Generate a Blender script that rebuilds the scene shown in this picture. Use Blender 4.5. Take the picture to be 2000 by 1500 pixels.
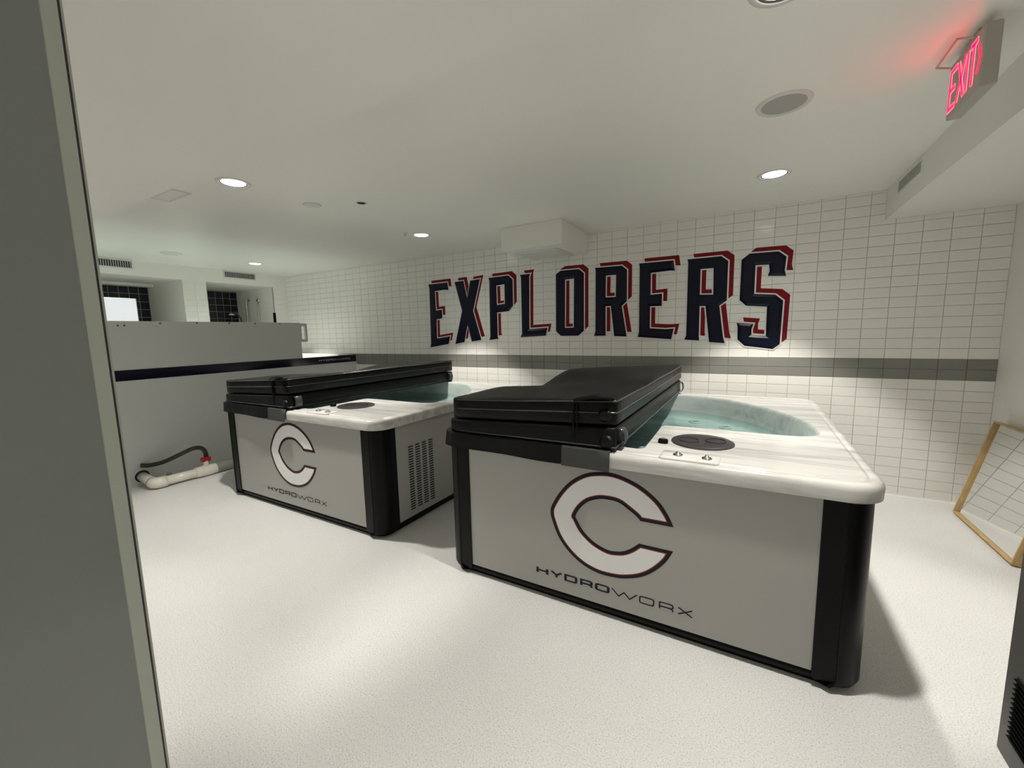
import bpy, math, random
from mathutils import Vector, Matrix
from mathutils.geometry import tessellate_polygon

for o in list(bpy.data.objects):
    bpy.data.objects.remove(o)
SC = bpy.context.scene
COL = SC.collection
PI = math.pi
random.seed(7)

# ------------------------------------------------------------------ camera
def make_camera():
    yaw, pitch, roll = 0.5226, 0.1237, -0.0220
    r = Vector((math.cos(yaw), math.sin(yaw), 0)); f0 = Vector((-math.sin(yaw), math.cos(yaw), 0)); u0 = Vector((0, 0, 1))
    f = f0*math.cos(pitch) - u0*math.sin(pitch); u = u0*math.cos(pitch) + f0*math.sin(pitch)
    r2 = r*math.cos(roll) + u*math.sin(roll); u2 = u*math.cos(roll) - r*math.sin(roll)
    cd = bpy.data.cameras.new('camera'); cam = bpy.data.objects.new('camera', cd); COL.objects.link(cam)
    cd.sensor_width = 36.0; cd.lens = 808.0/2000.0*36.0; cd.clip_start = 0.02; cd.clip_end = 60
    cam.matrix_world = Matrix(((r2.x, u2.x, -f.x, 0), (r2.y, u2.y, -f.y, 0), (r2.z, u2.z, -f.z, 1.5), (0, 0, 0, 1)))
    SC.camera = cam
make_camera()

# ------------------------------------------------------------------ world and exposure
WORLD = bpy.data.worlds.new('world'); SC.world = WORLD; WORLD.use_nodes = True
WORLD.node_tree.nodes['Background'].inputs[0].default_value = (0.9, 0.95, 1.0, 1)
WORLD.node_tree.nodes['Background'].inputs[1].default_value = 0.02
SC.view_settings.view_transform = 'Standard'
SC.view_settings.look = 'None'
SC.view_settings.gamma = 1.0
SC.view_settings.use_curve_mapping = False
SC.view_settings.exposure = 0.62
SC.cycles.max_bounces = 10; SC.cycles.diffuse_bounces = 8; SC.cycles.glossy_bounces = 3; SC.cycles.transparent_max_bounces = 8
SC.cycles.sample_clamp_indirect = 6.0; SC.cycles.adaptive_threshold = 0.025
LIGHT_W, BEAM_DEG, BEAM_BLEND = 124.0, 83.0, 0.32      # narrow beam of each recessed downlight
GLOW_W, GLOW_DEG, GLOW_BLEND = 8.0, 140.0, 0.8          # wide glow of its diffusing lens
LIGHT_COL = (1.0, 0.965, 0.865)

# ------------------------------------------------------------------ materials
MATS = {}
def mat(name, col, rough=0.5, metal=0.0, spec=0.5, coat=0.0, emis=None, estr=0.0, bump=None, var=None):
    m = bpy.data.materials.new(name); m.use_nodes = True
    nt = m.node_tree; b = nt.nodes['Principled BSDF']
    b.inputs['Base Color'].default_value = (*col, 1); b.inputs['Roughness'].default_value = rough
    b.inputs['Metallic'].default_value = metal; b.inputs['Specular IOR Level'].default_value = spec
    b.inputs['Coat Weight'].default_value = coat
    if emis:
        b.inputs['Emission Color'].default_value = (*emis, 1); b.inputs['Emission Strength'].default_value = estr
    if bump or var:
        tc = nt.nodes.new('ShaderNodeTexCoord')
    if bump:                                   # (scale, strength, distance)
        n = nt.nodes.new('ShaderNodeTexNoise'); n.inputs['Scale'].default_value = bump[0]; n.inputs['Detail'].default_value = 4
        nt.links.new(tc.outputs['Object'], n.inputs['Vector'])
        bp = nt.nodes.new('ShaderNodeBump'); bp.inputs['Strength'].default_value = bump[1]; bp.inputs['Distance'].default_value = bump[2]
        nt.links.new(n.outputs['Fac'], bp.inputs['Height']); nt.links.new(bp.outputs['Normal'], b.inputs['Normal'])
    if var:                                    # (scale, second colour)
        n = nt.nodes.new('ShaderNodeTexNoise'); n.inputs['Scale'].default_value = var[0]; n.inputs['Detail'].default_value = 5
        nt.links.new(tc.outputs['Object'], n.inputs['Vector'])
        r = nt.nodes.new('ShaderNodeValToRGB'); r.color_ramp.elements[0].color = (*col, 1); r.color_ramp.elements[1].color = (*var[1], 1)
        r.color_ramp.elements[0].position = 0.35; r.color_ramp.elements[1].position = 0.65
        nt.links.new(n.outputs['Fac'], r.inputs['Fac']); nt.links.new(r.outputs['Color'], b.inputs['Base Color'])
    MATS[name] = m
    return m

def ramp(nt, stops):
    r = nt.nodes.new('ShaderNodeValToRGB'); e = r.color_ramp.elements
    while len(e) < len(stops): e.new(0.5)
    for k, (p, c) in enumerate(stops):
        e[k].position = p; e[k].color = (*c, 1)
    return r

def marble(name, light, dark):
    m = mat(name, light, rough=0.16, spec=0.5); nt = m.node_tree; b = nt.nodes['Principled BSDF']
    tc = nt.nodes.new('ShaderNodeTexCoord'); mp = nt.nodes.new('ShaderNodeMapping')
    mp.inputs['Rotation'].default_value = (0, 0, 0.16); mp.inputs['Scale'].default_value = (1.1, 8.0, 8.0)
    n = nt.nodes.new('ShaderNodeTexNoise'); n.inputs['Scale'].default_value = 1.6; n.inputs['Detail'].default_value = 7; n.inputs['Roughness'].default_value = 0.6
    n.inputs['Distortion'].default_value = 0.6
    r = ramp(nt, [(0.30, dark), (0.44, tuple(a*0.5+c*0.5 for a, c in zip(dark, light))), (0.56, light), (1.0, light)])
    nt.links.new(tc.outputs['Object'], mp.inputs['Vector']); nt.links.new(mp.outputs['Vector'], n.inputs['Vector'])
    nt.links.new(n.outputs['Fac'], r.inputs['Fac']); nt.links.new(r.outputs['Color'], b.inputs['Base Color'])
    return m

def floor_mat():
    m = mat('resin_floor', (0.62, 0.6, 0.56), rough=0.28, spec=0.5); nt = m.node_tree; b = nt.nodes['Principled BSDF']
    tc = nt.nodes.new('ShaderNodeTexCoord')
    v = nt.nodes.new('ShaderNodeTexNoise'); v.inputs['Scale'].default_value = 170; v.inputs['Detail'].default_value = 2
    nt.links.new(tc.outputs['Object'], v.inputs['Vector'])
    r = ramp(nt, [(0.32, (0.56, 0.555, 0.555)), (0.43, (0.775, 0.77, 0.775)), (0.58, (0.805, 0.80, 0.805)), (0.68, (0.90, 0.895, 0.90))])
    nt.links.new(v.outputs['Fac'], r.inputs['Fac'])
    n2 = nt.nodes.new('ShaderNodeTexNoise'); n2.inputs['Scale'].default_value = 1.1; n2.inputs['Detail'].default_value = 3
    nt.links.new(tc.outputs['Object'], n2.inputs['Vector'])
    r2 = ramp(nt, [(0.35, (0.93, 0.93, 0.93)), (0.65, (1, 1, 1))])
    nt.links.new(n2.outputs['Fac'], r2.inputs['Fac'])
    mx = nt.nodes.new('ShaderNodeMix'); mx.data_type = 'RGBA'; mx.blend_type = 'MULTIPLY'; mx.inputs[0].default_value = 1
    nt.links.new(r.outputs['Color'], mx.inputs[6]); nt.links.new(r2.outputs['Color'], mx.inputs[7])
    nt.links.new(mx.outputs[2], b.inputs['Base Color'])
    n3 = nt.nodes.new('ShaderNodeTexNoise'); n3.inputs['Scale'].default_value = 240; n3.inputs['Detail'].default_value = 2
    nt.links.new(tc.outputs['Object'], n3.inputs['Vector'])
    bp = nt.nodes.new('ShaderNodeBump'); bp.inputs['Strength'].default_value = 0.75; bp.inputs['Distance'].default_value = 0.003
    nt.links.new(n3.outputs['Fac'], bp.inputs['Height']); nt.links.new(bp.outputs['Normal'], b.inputs['Normal'])
    return m

def water_mat(name='water', tint=(0.74, 0.865, 0.855)):
    m = bpy.data.materials.new(name); m.use_nodes = True; nt = m.node_tree; nt.nodes.clear()
    out = nt.nodes.new('ShaderNodeOutputMaterial'); mx = nt.nodes.new('ShaderNodeMixShader')
    tr = nt.nodes.new('ShaderNodeBsdfTransparent'); tr.inputs[0].default_value = (*tint, 1)
    gl = nt.nodes.new('ShaderNodeBsdfGlossy'); gl.inputs['Roughness'].default_value = 0.02
    fr = nt.nodes.new('ShaderNodeFresnel'); fr.inputs['IOR'].default_value = 1.33
    tc = nt.nodes.new('ShaderNodeTexCoord'); n = nt.nodes.new('ShaderNodeTexNoise'); n.inputs['Scale'].default_value = 5; n.inputs['Detail'].default_value = 2
    bp = nt.nodes.new('ShaderNodeBump'); bp.inputs['Strength'].default_value = 0.12; bp.inputs['Distance'].default_value = 0.02
    nt.links.new(tc.outputs['Object'], n.inputs['Vector']); nt.links.new(n.outputs['Fac'], bp.inputs['Height'])
    nt.links.new(bp.outputs['Normal'], gl.inputs['Normal']); nt.links.new(bp.outputs['Normal'], fr.inputs['Normal'])
    nt.links.new(fr.outputs[0], mx.inputs[0]); nt.links.new(tr.outputs[0], mx.inputs[1]); nt.links.new(gl.outputs[0], mx.inputs[2])
    nt.links.new(mx.outputs[0], out.inputs[0]); MATS[name] = m
    return m

def glass_mat():
    m = bpy.data.materials.new('clear_glass'); m.use_nodes = True; nt = m.node_tree; nt.nodes.clear()
    out = nt.nodes.new('ShaderNodeOutputMaterial'); mx = nt.nodes.new('ShaderNodeMixShader')
    tr = nt.nodes.new('ShaderNodeBsdfTransparent'); tr.inputs[0].default_value = (0.95, 0.98, 0.97, 1)
    gl = nt.nodes.new('ShaderNodeBsdfGlossy'); gl.inputs['Roughness'].default_value = 0.02
    fr = nt.nodes.new('ShaderNodeFresnel'); fr.inputs['IOR'].default_value = 1.45
    nt.links.new(fr.outputs[0], mx.inputs[0]); nt.links.new(tr.outputs[0], mx.inputs[1]); nt.links.new(gl.outputs[0], mx.inputs[2])
    nt.links.new(mx.outputs[0], out.inputs[0]); MATS['glass'] = m

def wood_mat():
    m = mat('oak', (0.55, 0.38, 0.17), rough=0.45); nt = m.node_tree; b = nt.nodes['Principled BSDF']
    tc = nt.nodes.new('ShaderNodeTexCoord'); mp = nt.nodes.new('ShaderNodeMapping'); mp.inputs['Scale'].default_value = (40, 3, 3)
    n = nt.nodes.new('ShaderNodeTexNoise'); n.inputs['Scale'].default_value = 3; n.inputs['Detail'].default_value = 5
    r = ramp(nt, [(0.3, (0.42, 0.27, 0.11)), (0.7, (0.62, 0.43, 0.20))])
    nt.links.new(tc.outputs['Object'], mp.inputs['Vector']); nt.links.new(mp.outputs['Vector'], n.inputs['Vector'])
    nt.links.new(n.outputs['Fac'], r.inputs['Fac']); nt.links.new(r.outputs['Color'], b.inputs['Base Color'])

mat('ceiling_paint', (0.90, 0.888, 0.84), rough=0.42, bump=(2.2, 0.25, 0.02))
mat('wall_paint', (0.86, 0.85, 0.81), rough=0.55, bump=(90, 0.15, 0.001))
mat('grout', (0.50, 0.49, 0.46), rough=0.85, bump=(200, 0.3, 0.001))
mat('white_tile', (0.86, 0.85, 0.82), rough=0.13)
mat('grey_tile', (0.24, 0.24, 0.22), rough=0.2)
mat('navy_tile', (0.004, 0.005, 0.012), rough=0.15)
mat('navy_grout', (0.30, 0.30, 0.30), rough=0.8)
floor_mat(); water_mat(); water_mat('pool_water', (0.93, 0.97, 0.965)); glass_mat(); wood_mat()
marble('marble_acrylic', (0.61, 0.605, 0.595), (0.40, 0.395, 0.385))
marble('basin_acrylic', (0.57, 0.615, 0.61), (0.42, 0.465, 0.465))
mat('grey_panel', (0.39, 0.385, 0.37), rough=0.2)
mat('black_plastic', (0.004, 0.004, 0.004), rough=0.38, spec=0.12, bump=(350, 0.15, 0.0005))
mat('black_vinyl', (0.0035, 0.0035, 0.0038), rough=0.42, spec=0.2, bump=(26, 0.35, 0.006))
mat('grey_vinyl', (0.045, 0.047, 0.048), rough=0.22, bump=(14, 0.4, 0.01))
mat('charcoal_plastic', (0.035, 0.033, 0.035), rough=0.35)
mat('chrome', (0.75, 0.75, 0.74), rough=0.12, metal=1.0)
mat('logo_black', (0.005, 0.004, 0.008), rough=0.3, spec=0.25)
mat('logo_red', (0.22, 0.012, 0.020), rough=0.3)
mat('logo_white', (0.85, 0.85, 0.87), rough=0.3)
mat('text_navy', (0.008, 0.008, 0.020), rough=0.3, spec=0.25)
mat('letter_navy', (0.003, 0.004, 0.018), rough=0.3, spec=0.25)
mat('letter_white', (0.78, 0.77, 0.76), rough=0.4)
mat('letter_red', (0.20, 0.008, 0.012), rough=0.5, spec=0.15)
mat('pool_grey', (0.64, 0.655, 0.655), rough=0.3)
mat('pool_band', (0.008, 0.008, 0.022), rough=0.12, spec=0.7)
mat('pool_liner', (0.62, 0.64, 0.63), rough=0.4)
mat('pool_text', (0.55, 0.55, 0.60), rough=0.4)
mat('pvc', (0.82, 0.79, 0.72), rough=0.3)
mat('pvc_grey', (0.30, 0.30, 0.26), rough=0.4)
mat('valve_red', (0.45, 0.015, 0.02), rough=0.35)
mat('rubber', (0.03, 0.03, 0.033), rough=0.5)
mat('mirror', (0.86, 0.87, 0.86), rough=0.0, metal=1.0)
mat('trim_white', (0.74, 0.73, 0.70), rough=0.4)
mat('trim_dark', (0.06, 0.06, 0.06), rough=0.4)
mat('speaker_mesh', (0.42, 0.42, 0.40), rough=0.7, bump=(600, 0.6, 0.001))
mat('vent_dark', (0.012, 0.012, 0.014), rough=0.7)
mat('vent_grey', (0.45, 0.45, 0.42), rough=0.5)
mat('vent_slat', (0.42, 0.40, 0.40), rough=0.5)
mat('lens', (0.9, 0.9, 0.9), rough=0.5, emis=(1.0, 0.97, 0.93), estr=6.0)
mat('sign_housing', (0.42, 0.40, 0.36), rough=0.5)
mat('exit_red', (0.8, 0.05, 0.08), rough=0.5, emis=(1.0, 0.0, 0.035), estr=3.0)
mat('exit_glow', (0.8, 0.3, 0.3), rough=0.5, emis=(1.0, 0.16, 0.18), estr=1.5)
mat('screen', (0.5, 0.5, 0.5), rough=0.2, emis=(0.93, 0.96, 1.0), estr=0.42)
mat('door_grey', (0.25, 0.268, 0.265), rough=0.16)
mat('door_strip', (0.50, 0.53, 0.48), rough=0.35)
mat('machine_grey', (0.075, 0.072, 0.070), rough=0.45, bump=(120, 0.3, 0.001))
mat('steel', (0.40, 0.40, 0.40), rough=0.3, metal=0.8)

# ------------------------------------------------------------------ mesh helpers
class MB:
    def __init__(s): s.v = []; s.f = []
    def add(s, vs, fs):
        k = len(s.v); s.v += [tuple(p) for p in vs]; s.f += [tuple(i+k for i in f) for f in fs]; return s
    def box(s, a, b, bev=0.0):
        (x0, y0, z0), (x1, y1, z1) = a, b
        if bev <= 0:
            return s.add([(x0,y0,z0),(x1,y0,z0),(x1,y1,z0),(x0,y1,z0),(x0,y0,z1),(x1,y0,z1),(x1,y1,z1),(x0,y1,z1)],
                         [(3,2,1,0),(4,5,6,7),(0,1,5,4),(1,2,6,5),(2,3,7,6),(3,0,4,7)])
        c = bev; vs = []
        for sx in (0, 1):
            for sy in (0, 1):
                for sz in (0, 1):
                    x = (x0, x1)[sx]; y = (y0, y1)[sy]; z = (z0, z1)[sz]
                    ix = x+c*(1-2*sx); iy = y+c*(1-2*sy); iz = z+c*(1-2*sz)
                    vs += [(x, iy, iz), (ix, y, iz), (ix, iy, z)]
        def I(sx, sy, sz, a): return (sx*4+sy*2+sz)*3+a
        fs = []
        for q in (0, 1):
            X = [I(q,0,0,0), I(q,1,0,0), I(q,1,1,0), I(q,0,1,0)]; fs.append(tuple(X if q else X[::-1]))
            Y = [I(0,q,0,1), I(1,q,0,1), I(1,q,1,1), I(0,q,1,1)]; fs.append(tuple(Y[::-1] if q else Y))
            Z = [I(0,0,q,2), I(1,0,q,2), I(1,1,q,2), I(0,1,q,2)]; fs.append(tuple(Z if q else Z[::-1]))
        for a in (0, 1):
            for b in (0, 1):
                fs.append((I(a,b,0,0), I(a,b,1,0), I(a,b,1,1), I(a,b,0,1)))
                fs.append((I(a,0,b,0), I(a,1,b,0), I(a,1,b,2), I(a,0,b,2)))
                fs.append((I(0,a,b,1), I(1,a,b,1), I(1,a,b,2), I(0,a,b,2)))
                for c2 in (0, 1): fs.append((I(a,b,c2,0), I(a,b,c2,1), I(a,b,c2,2)))
        return s.add(vs, fs)
    def loops(s, ls, closed=True, cap0=False, cap1=False):
        n = len(ls[0]); k = len(s.v)
        for l in ls: s.v += [tuple(p) for p in l]
        m = n if closed else n-1
        for a in range(len(ls)-1):
            for i in range(m):
                j = (i+1) % n
                s.f.append((k+a*n+i, k+a*n+j, k+(a+1)*n+j, k+(a+1)*n+i))
        if cap0: s.f.append(tuple(k+i for i in range(n))[::-1])
        if cap1: s.f.append(tuple(k+(len(ls)-1)*n+i for i in range(n)))
        return s
    def tube(s, path, r, n=10, caps=True):
        P = [Vector(p) for p in path]; ls = []; prev = None
        for i, p in enumerate(P):
            t = (P[min(i+1, len(P)-1)]-P[max(i-1, 0)]).normalized()
            if prev is None:
                ref = Vector((0, 0, 1)) if abs(t.z) < 0.9 else Vector((1, 0, 0))
                a = t.cross(ref).normalized()
            else:
                a = (prev - t*prev.dot(t)).normalized()
            prev = a; b = t.cross(a)
            rr = r[i] if isinstance(r, (list, tuple)) else r
            ls.append([p+(a*math.cos(2*PI*k/n)+b*math.sin(2*PI*k/n))*rr for k in range(n)])
        return s.loops(ls, cap0=caps, cap1=caps)
    def lathe(s, c, prof, n=32, axis='z', caps=(False, False)):
        ls = []
        for (r, h) in prof:
            l = []
            for k in range(n):
                a = 2*PI*k/n; p = (r*math.cos(a), r*math.sin(a), h)
                if axis == 'x': p = (h, p[0], p[1])
                if axis == 'y': p = (p[0], h, p[1])
                l.append((c[0]+p[0], c[1]+p[1], c[2]+p[2]))
            ls.append(l)
        return s.loops(ls, cap0=caps[0], cap1=caps[1])
    def prism(s, outer, holes, f, d0, d1):
        """polygon with holes in a plane; f(u, v, d) -> xyz, cap at d1, walls from d0 to d1"""
        loops = [outer]+list(holes)
        flat = [p for l in loops for p in l]
        tris = [t if area([flat[i] for i in t]) > 0 else t[::-1] for t in map(tuple, tessellate_polygon([[Vector((u, v, 0)) for u, v in l] for l in loops]))]
        s.add([f(u, v, d1) for u, v in flat], tris)
        for l in loops:
            n = len(l)
            s.add([f(u, v, d0) for u, v in l]+[f(u, v, d1) for u, v in l], [(i, (i+1) % n, n+(i+1) % n, n+i) for i in range(n)])
        return s
    def build(s, name, m, parent=None, smooth=False, recalc=False, angle=None):
        me = bpy.data.meshes.new(name); me.from_pydata(s.v, [], s.f); me.update()
        if recalc:
            import bmesh
            bm = bmesh.new(); bm.from_mesh(me); bmesh.ops.remove_doubles(bm, verts=bm.verts, dist=1e-5)
            bmesh.ops.recalc_face_normals(bm, faces=bm.faces); bm.to_mesh(me); bm.free()
        me.materials.append(MATS[m] if isinstance(m, str) else m)
        if smooth:
            for p in me.polygons: p.use_smooth = True
            if angle:
                me.set_sharp_from_angle(angle=math.radians(angle))
        o = bpy.data.objects.new(name, me); COL.objects.link(o)
        if parent: o.parent = parent
        return o

def tag(o, label=None, cat=None, group=None, kind=None):
    if label: o['label'] = label
    if cat: o['category'] = cat
    if group: o['group'] = group
    if kind: o['kind'] = kind
    return o
def thing(name, label, cat, loc=(0, 0, 0), group=None, kind=None):
    o = bpy.data.objects.new(name, None); COL.objects.link(o); o.location = loc; o.empty_display_size = 0.1
    return tag(o, label, cat, group, kind)
def struct(o):
    o['kind'] = 'structure'; return o
def area(l): return 0.5*sum(l[i][0]*l[(i+1) % len(l)][1]-l[(i+1) % len(l)][0]*l[i][1] for i in range(len(l)))
def offset(l, d, lim=2.2):
    """move a closed outline outwards by d, with mitred corners"""
    sgn = 1 if area(l) > 0 else -1; n = len(l); out = []
    for i in range(n):
        p0 = Vector(l[i-1]); p = Vector(l[i]); p1 = Vector(l[(i+1) % n])
        a = (p-p0).normalized(); b = (p1-p).normalized()
        na = Vector((a.y, -a.x))*sgn; nb = Vector((b.y, -b.x))*sgn
        m = na+nb
        if m.length < 1e-6: m = na
        m.normalize(); k = min(lim, 1/max(0.2, m.dot(na)))
        out.append((p.x+m.x*d*k, p.y+m.y*d*k))
    return out
def chaikin(l, it=2):
    for _ in range(it):
        o = []
        for i in range(len(l)):
            p, q = l[i], l[(i+1) % len(l)]
            o += [(p[0]*.75+q[0]*.25, p[1]*.75+q[1]*.25), (p[0]*.25+q[0]*.75, p[1]*.25+q[1]*.75)]
        l = o
    return l
def rrect(x0, y0, x1, y1, r, n=7):
    out = []
    for cx, cy, a0 in ((x1-r, y0+r, -PI/2), (x1-r, y1-r, 0), (x0+r, y1-r, PI/2), (x0+r, y0+r, PI)):
        for k in range(n+1):
            a = a0+PI/2*k/n; out.append((cx+r*math.cos(a), cy+r*math.sin(a)))
    return out
def ribbon(mb, pts, t, f, d, closed=False):
    """a stroke of width t along pts, printed in the plane f(u, v, d)"""
    n = len(pts); L = []; R = []
    for i in range(n):
        p = Vector(pts[i])
        a = (p-Vector(pts[i-1])).normalized() if (i > 0 or closed) else None
        b = (Vector(pts[(i+1) % n])-p).normalized() if (i < n-1 or closed) else None
        if a is None: a = b
        if b is None: b = a
        na = Vector((-a.y, a.x)); nb = Vector((-b.y, b.x)); m = (na+nb)
        m = m.normalized() if m.length > 1e-5 else na
        k = min(1.8, 1/max(0.3, m.dot(na)))*t/2
        L.append(f(p.x+m.x*k, p.y+m.y*k, d)); R.append(f(p.x-m.x*k, p.y-m.y*k, d))
    k = len(mb.v); mb.v += [tuple(q) for q in L+R]
    for i in range(n if closed else n-1):
        j = (i+1) % n; mb.f.append((k+n+i, k+n+j, k+j, k+i))
GLYPH = {
 'H': [([(0, 0), (0, 1)], 0), ([(1, 0), (1, 1)], 0), ([(0, .5), (1, .5)], 0)],
 'Y': [([(0, 1), (.5, .42), (1, 1)], 0), ([(.5, .42), (.5, 0)], 0)],
 'D': [([(0, 0), (0, 1), (.84, 1), (.97, .93), (1, .8), (1, .2), (.97, .07), (.84, 0)], 1)],
 'R': [([(0, 0), (0, 1), (.84, 1), (.97, .94), (1, .84), (1, .58), (.96, .46), (.84, .4), (0, .4)], 0), ([(.62, .4), (.9, .34), (1, .2), (1, 0)], 0)],
 'O': [([(0, .2), (0, .8), (.04, .94), (.16, 1), (.84, 1), (.96, .94), (1, .8), (1, .2), (.96, .06), (.84, 0), (.16, 0), (.04, .06)], 1)],
 'W': [([(0, 1), (.28, 0), (.5, .8), (.72, 0), (1, 1)], 0)],
 'X': [([(0, 1), (1, 0)], 0), ([(0, 0), (1, 1)], 0)],
 'E': [([(1, 1), (0, 1), (0, 0), (1, 0)], 0), ([(0, .5), (.85, .5)], 0)],
 'I': [([(0, 0), (0, 1)], 0)],
 'T': [([(0, 1), (1, 1)], 0), ([(.5, 1), (.5, 0)], 0)],
}
WORD = [('H', -.418, -.343, 1), ('Y', -.332, -.257, 1), ('D', -.247, -.171, 1), ('R', -.156, -.085, 1), ('O', -.073, .006, 1),
        ('W', .014, .148, 0), ('O', .156, .230, 0), ('R', .251, .319, 0), ('X', .337, .405, 0)]
def wordmark(parent, f, m, scale=1.0, z0=.14, h=.04, tb=.0145, tl=.0068):
    """the HYDROWORX wordmark: five heavy letters, four light ones"""
    for ch, a, b, bold in WORD:
        mb = MB(); t = (tb if bold else tl)*scale; a *= scale; b *= scale
        k = 1.7 if bold else 1.15                       # level strokes are finer than upright ones
        g = lambda u, v, d: f(u, v/k, d)
        for pts, closed in GLYPH[ch]:
            q = [(a+t/2+x*(b-a-t), z0*k+t/2+y*(h*scale*k-t)) for x, y in pts]
            ribbon(mb, q, t, g, 0.0012, closed)
        mb.build('printed_letter_'+ch.lower(), m, parent)

# ------------------------------------------------------------------ the room
WY, WX0, WX1, ZH, ZL, YB = 4.70, -7.45, 1.69, 2.61, 2.37, -1.3
BEAM_Y, SOF_X = 1.215, 0.935

fl = MB().box((-8.9, YB-.1, -0.12), (WX1+.12, WY+.12, 0.0)).build('floor', 'resin_floor'); struct(fl)
cl = MB().box((WX0, BEAM_Y-.01, ZH), (WX1, WY, ZH+.1)).build('ceiling', 'ceiling_paint'); struct(cl)
cl2 = MB().box((WX0, YB, ZL), (WX1, BEAM_Y, ZH+.1)).build('ceiling.001', 'ceiling_paint'); struct(cl2)
sof = MB().box((SOF_X, BEAM_Y, ZL), (WX1, WY, ZH)).build('trim_1', 'wall_paint'); struct(sof)
struct(MB().box((WX1, YB-.1, 0), (WX1+.12, WY+.12, ZH+.1)).build('wall_right', 'wall_paint'))
struct(MB().box((-8.9, YB-.12, 0), (WX1, YB, ZH+.1)).build('wall_front', 'wall_paint'))
# boxed bulkhead where the back wall meets the ceiling
bk = MB().box((-2.375, 3.95, 2.372), (-1.668, WY, ZH), 0.006).build('trim_2', 'wall_paint'); struct(bk)
dp = MB(); dp.box((-2.30, 4.14, 2.358), (-1.80, 4.60, 2.3718), 0.004); dp.build('access_panel', 'trim_white', bk)

# back wall: grout bed and white glazed tiles in straight stacks, two grey rows at waist height
wb = MB().box((-8.9, WY, 0), (WX1+.12, WY+.12, ZH+.1)).build('wall_back', 'grout'); struct(wb)
PX, PZ, GR, TT = 0.1705, 0.08625, 0.0026, 0.008
def tile_mesh(name, w, h, m, t=TT, gap=GR):
    mb = MB(); b = 0.0016
    a, c = w/2-gap/2, h/2-gap/2
    mb.loops([[(-a, 0, -c), (a, 0, -c), (a, 0, c), (-a, 0, c)], [(-a, -t+b, -c), (a, -t+b, -c), (a, -t+b, c), (-a, -t+b, c)],
              [(-a+b, -t, -c+b), (a-b, -t, -c+b), (a-b, -t, c-b), (-a+b, -t, c-b)]], cap1=True)
    me = bpy.data.meshes.new(name); me.from_pydata(mb.v, [], mb.f); me.materials.append(MATS[m]); return me
ME_W = tile_mesh('tile_white', PX, PZ, 'white_tile'); ME_G = tile_mesh('tile_grey', PX, PZ, 'grey_tile')
cells = []
ncol = int((WX1-WX0)/PX)+1
for i in range(ncol):
    cx = WX1-PX*(i+.5)
    for j in range(31):
        z0 = j*PZ
        if j < 12: kind = 'w'
        elif j < 14: kind = 'g'
        else: kind = 'w'
        top = ZL if cx > SOF_X else ZH
        if z0+.008 > top or cx+PX/2 < WX0: continue
        h = min(PZ, top-z0)
        # skip what no step to the side could bring into view: low tiles hidden behind the tubs stay in the joined part
        cells.append((cx, z0+h/2, h, kind))
def seen_size(c):
    d = math.sqrt(c[0]**2+WY**2+(c[1]-1.5)**2); hid = (c[0] < 0.45 and c[1] < 0.72) or (-4.4 < c[0] < 0.28 and 1.3 < c[1] < 2.24)
    return d+(50 if hid or c[2] < PZ-.001 or c[0] < -3 else 0)
cells.sort(key=seen_size)
rest = {'w': MB(), 'g': MB()}
for k, (cx, cz, h, kind) in enumerate(cells):
    me = ME_W if kind == 'w' else ME_G
    rx, rz = random.uniform(-.0035, .0035), random.uniform(-.0025, .0025)
    if k < 298:
        o = bpy.data.objects.new('tile', me); COL.objects.link(o); o.parent = wb
        o.location = (cx, WY, cz); o.rotation_euler = (rx, 0, rz)
    else:
        sc = h/PZ; mb = rest[kind]
        mb.add([(cx+v.co.x, WY+v.co.y+v.co.x*rz-v.co.z*rx, cz+v.co.z*sc) for v in me.vertices], [tuple(p.vertices) for p in me.polygons])
tag(rest['w'].build('tiles', 'white_tile', wb), kind='stuff'); tag(rest['g'].build('grey_tiles', 'grey_tile', wb), kind='stuff')
# small cove where the floor runs up to the tiles
cv = MB(); q = [(0, 0.0005), (-.018, .0005), (-.012, .004), (-.0085, .012), (-.008, .02)]
cv.loops([[(x, WY+a, b) for a, b in q] for x in (WX0, WX1)], closed=False); struct(cv.build('baseboard_back', 'wall_paint'))

# left wall with two tiled shower niches
NX = -8.65
wl = MB()
for (y0, y1, z0) in ((YB, 1.95, 0), (3.065, 3.383, 0), (4.43, WY, 0), (1.95, 3.065, 2.398), (3.383, 4.43, 2.398)):
    wl.box((NX, y0, z0), (WX0, y1, ZH+.1))
wl.box((NX-.15, YB, 0), (NX, WY, ZH+.1))
WL = wl.build('wall_left', 'wall_paint'); struct(WL)
def on_left(me, y, z, name, parent, x):
    o = bpy.data.objects.new(name, me); COL.objects.link(o); o.parent = parent; o.location = (x, y, z); o.rotation_euler = (0, 0, PI/2); return o
ME_L = tile_mesh('tile_left', .159, PZ, 'white_tile', .004); ME_L2 = tile_mesh('tile_left_b', .13, PZ, 'white_tile', .004)
for j in range(14, 27):
    for y in (3.065+.0795, 3.065+.2385): on_left(ME_L, y, (j+.5)*PZ+.03, 'tile', WL, WX0)
    for y in (4.43+.065, 4.43+.19): on_left(ME_L2, y, (j+.5)*PZ+.03, 'tile', WL, WX0)
ME_N = tile_mesh('tile_navy', .1245, .1245, 'navy_tile', .004, .009)
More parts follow.
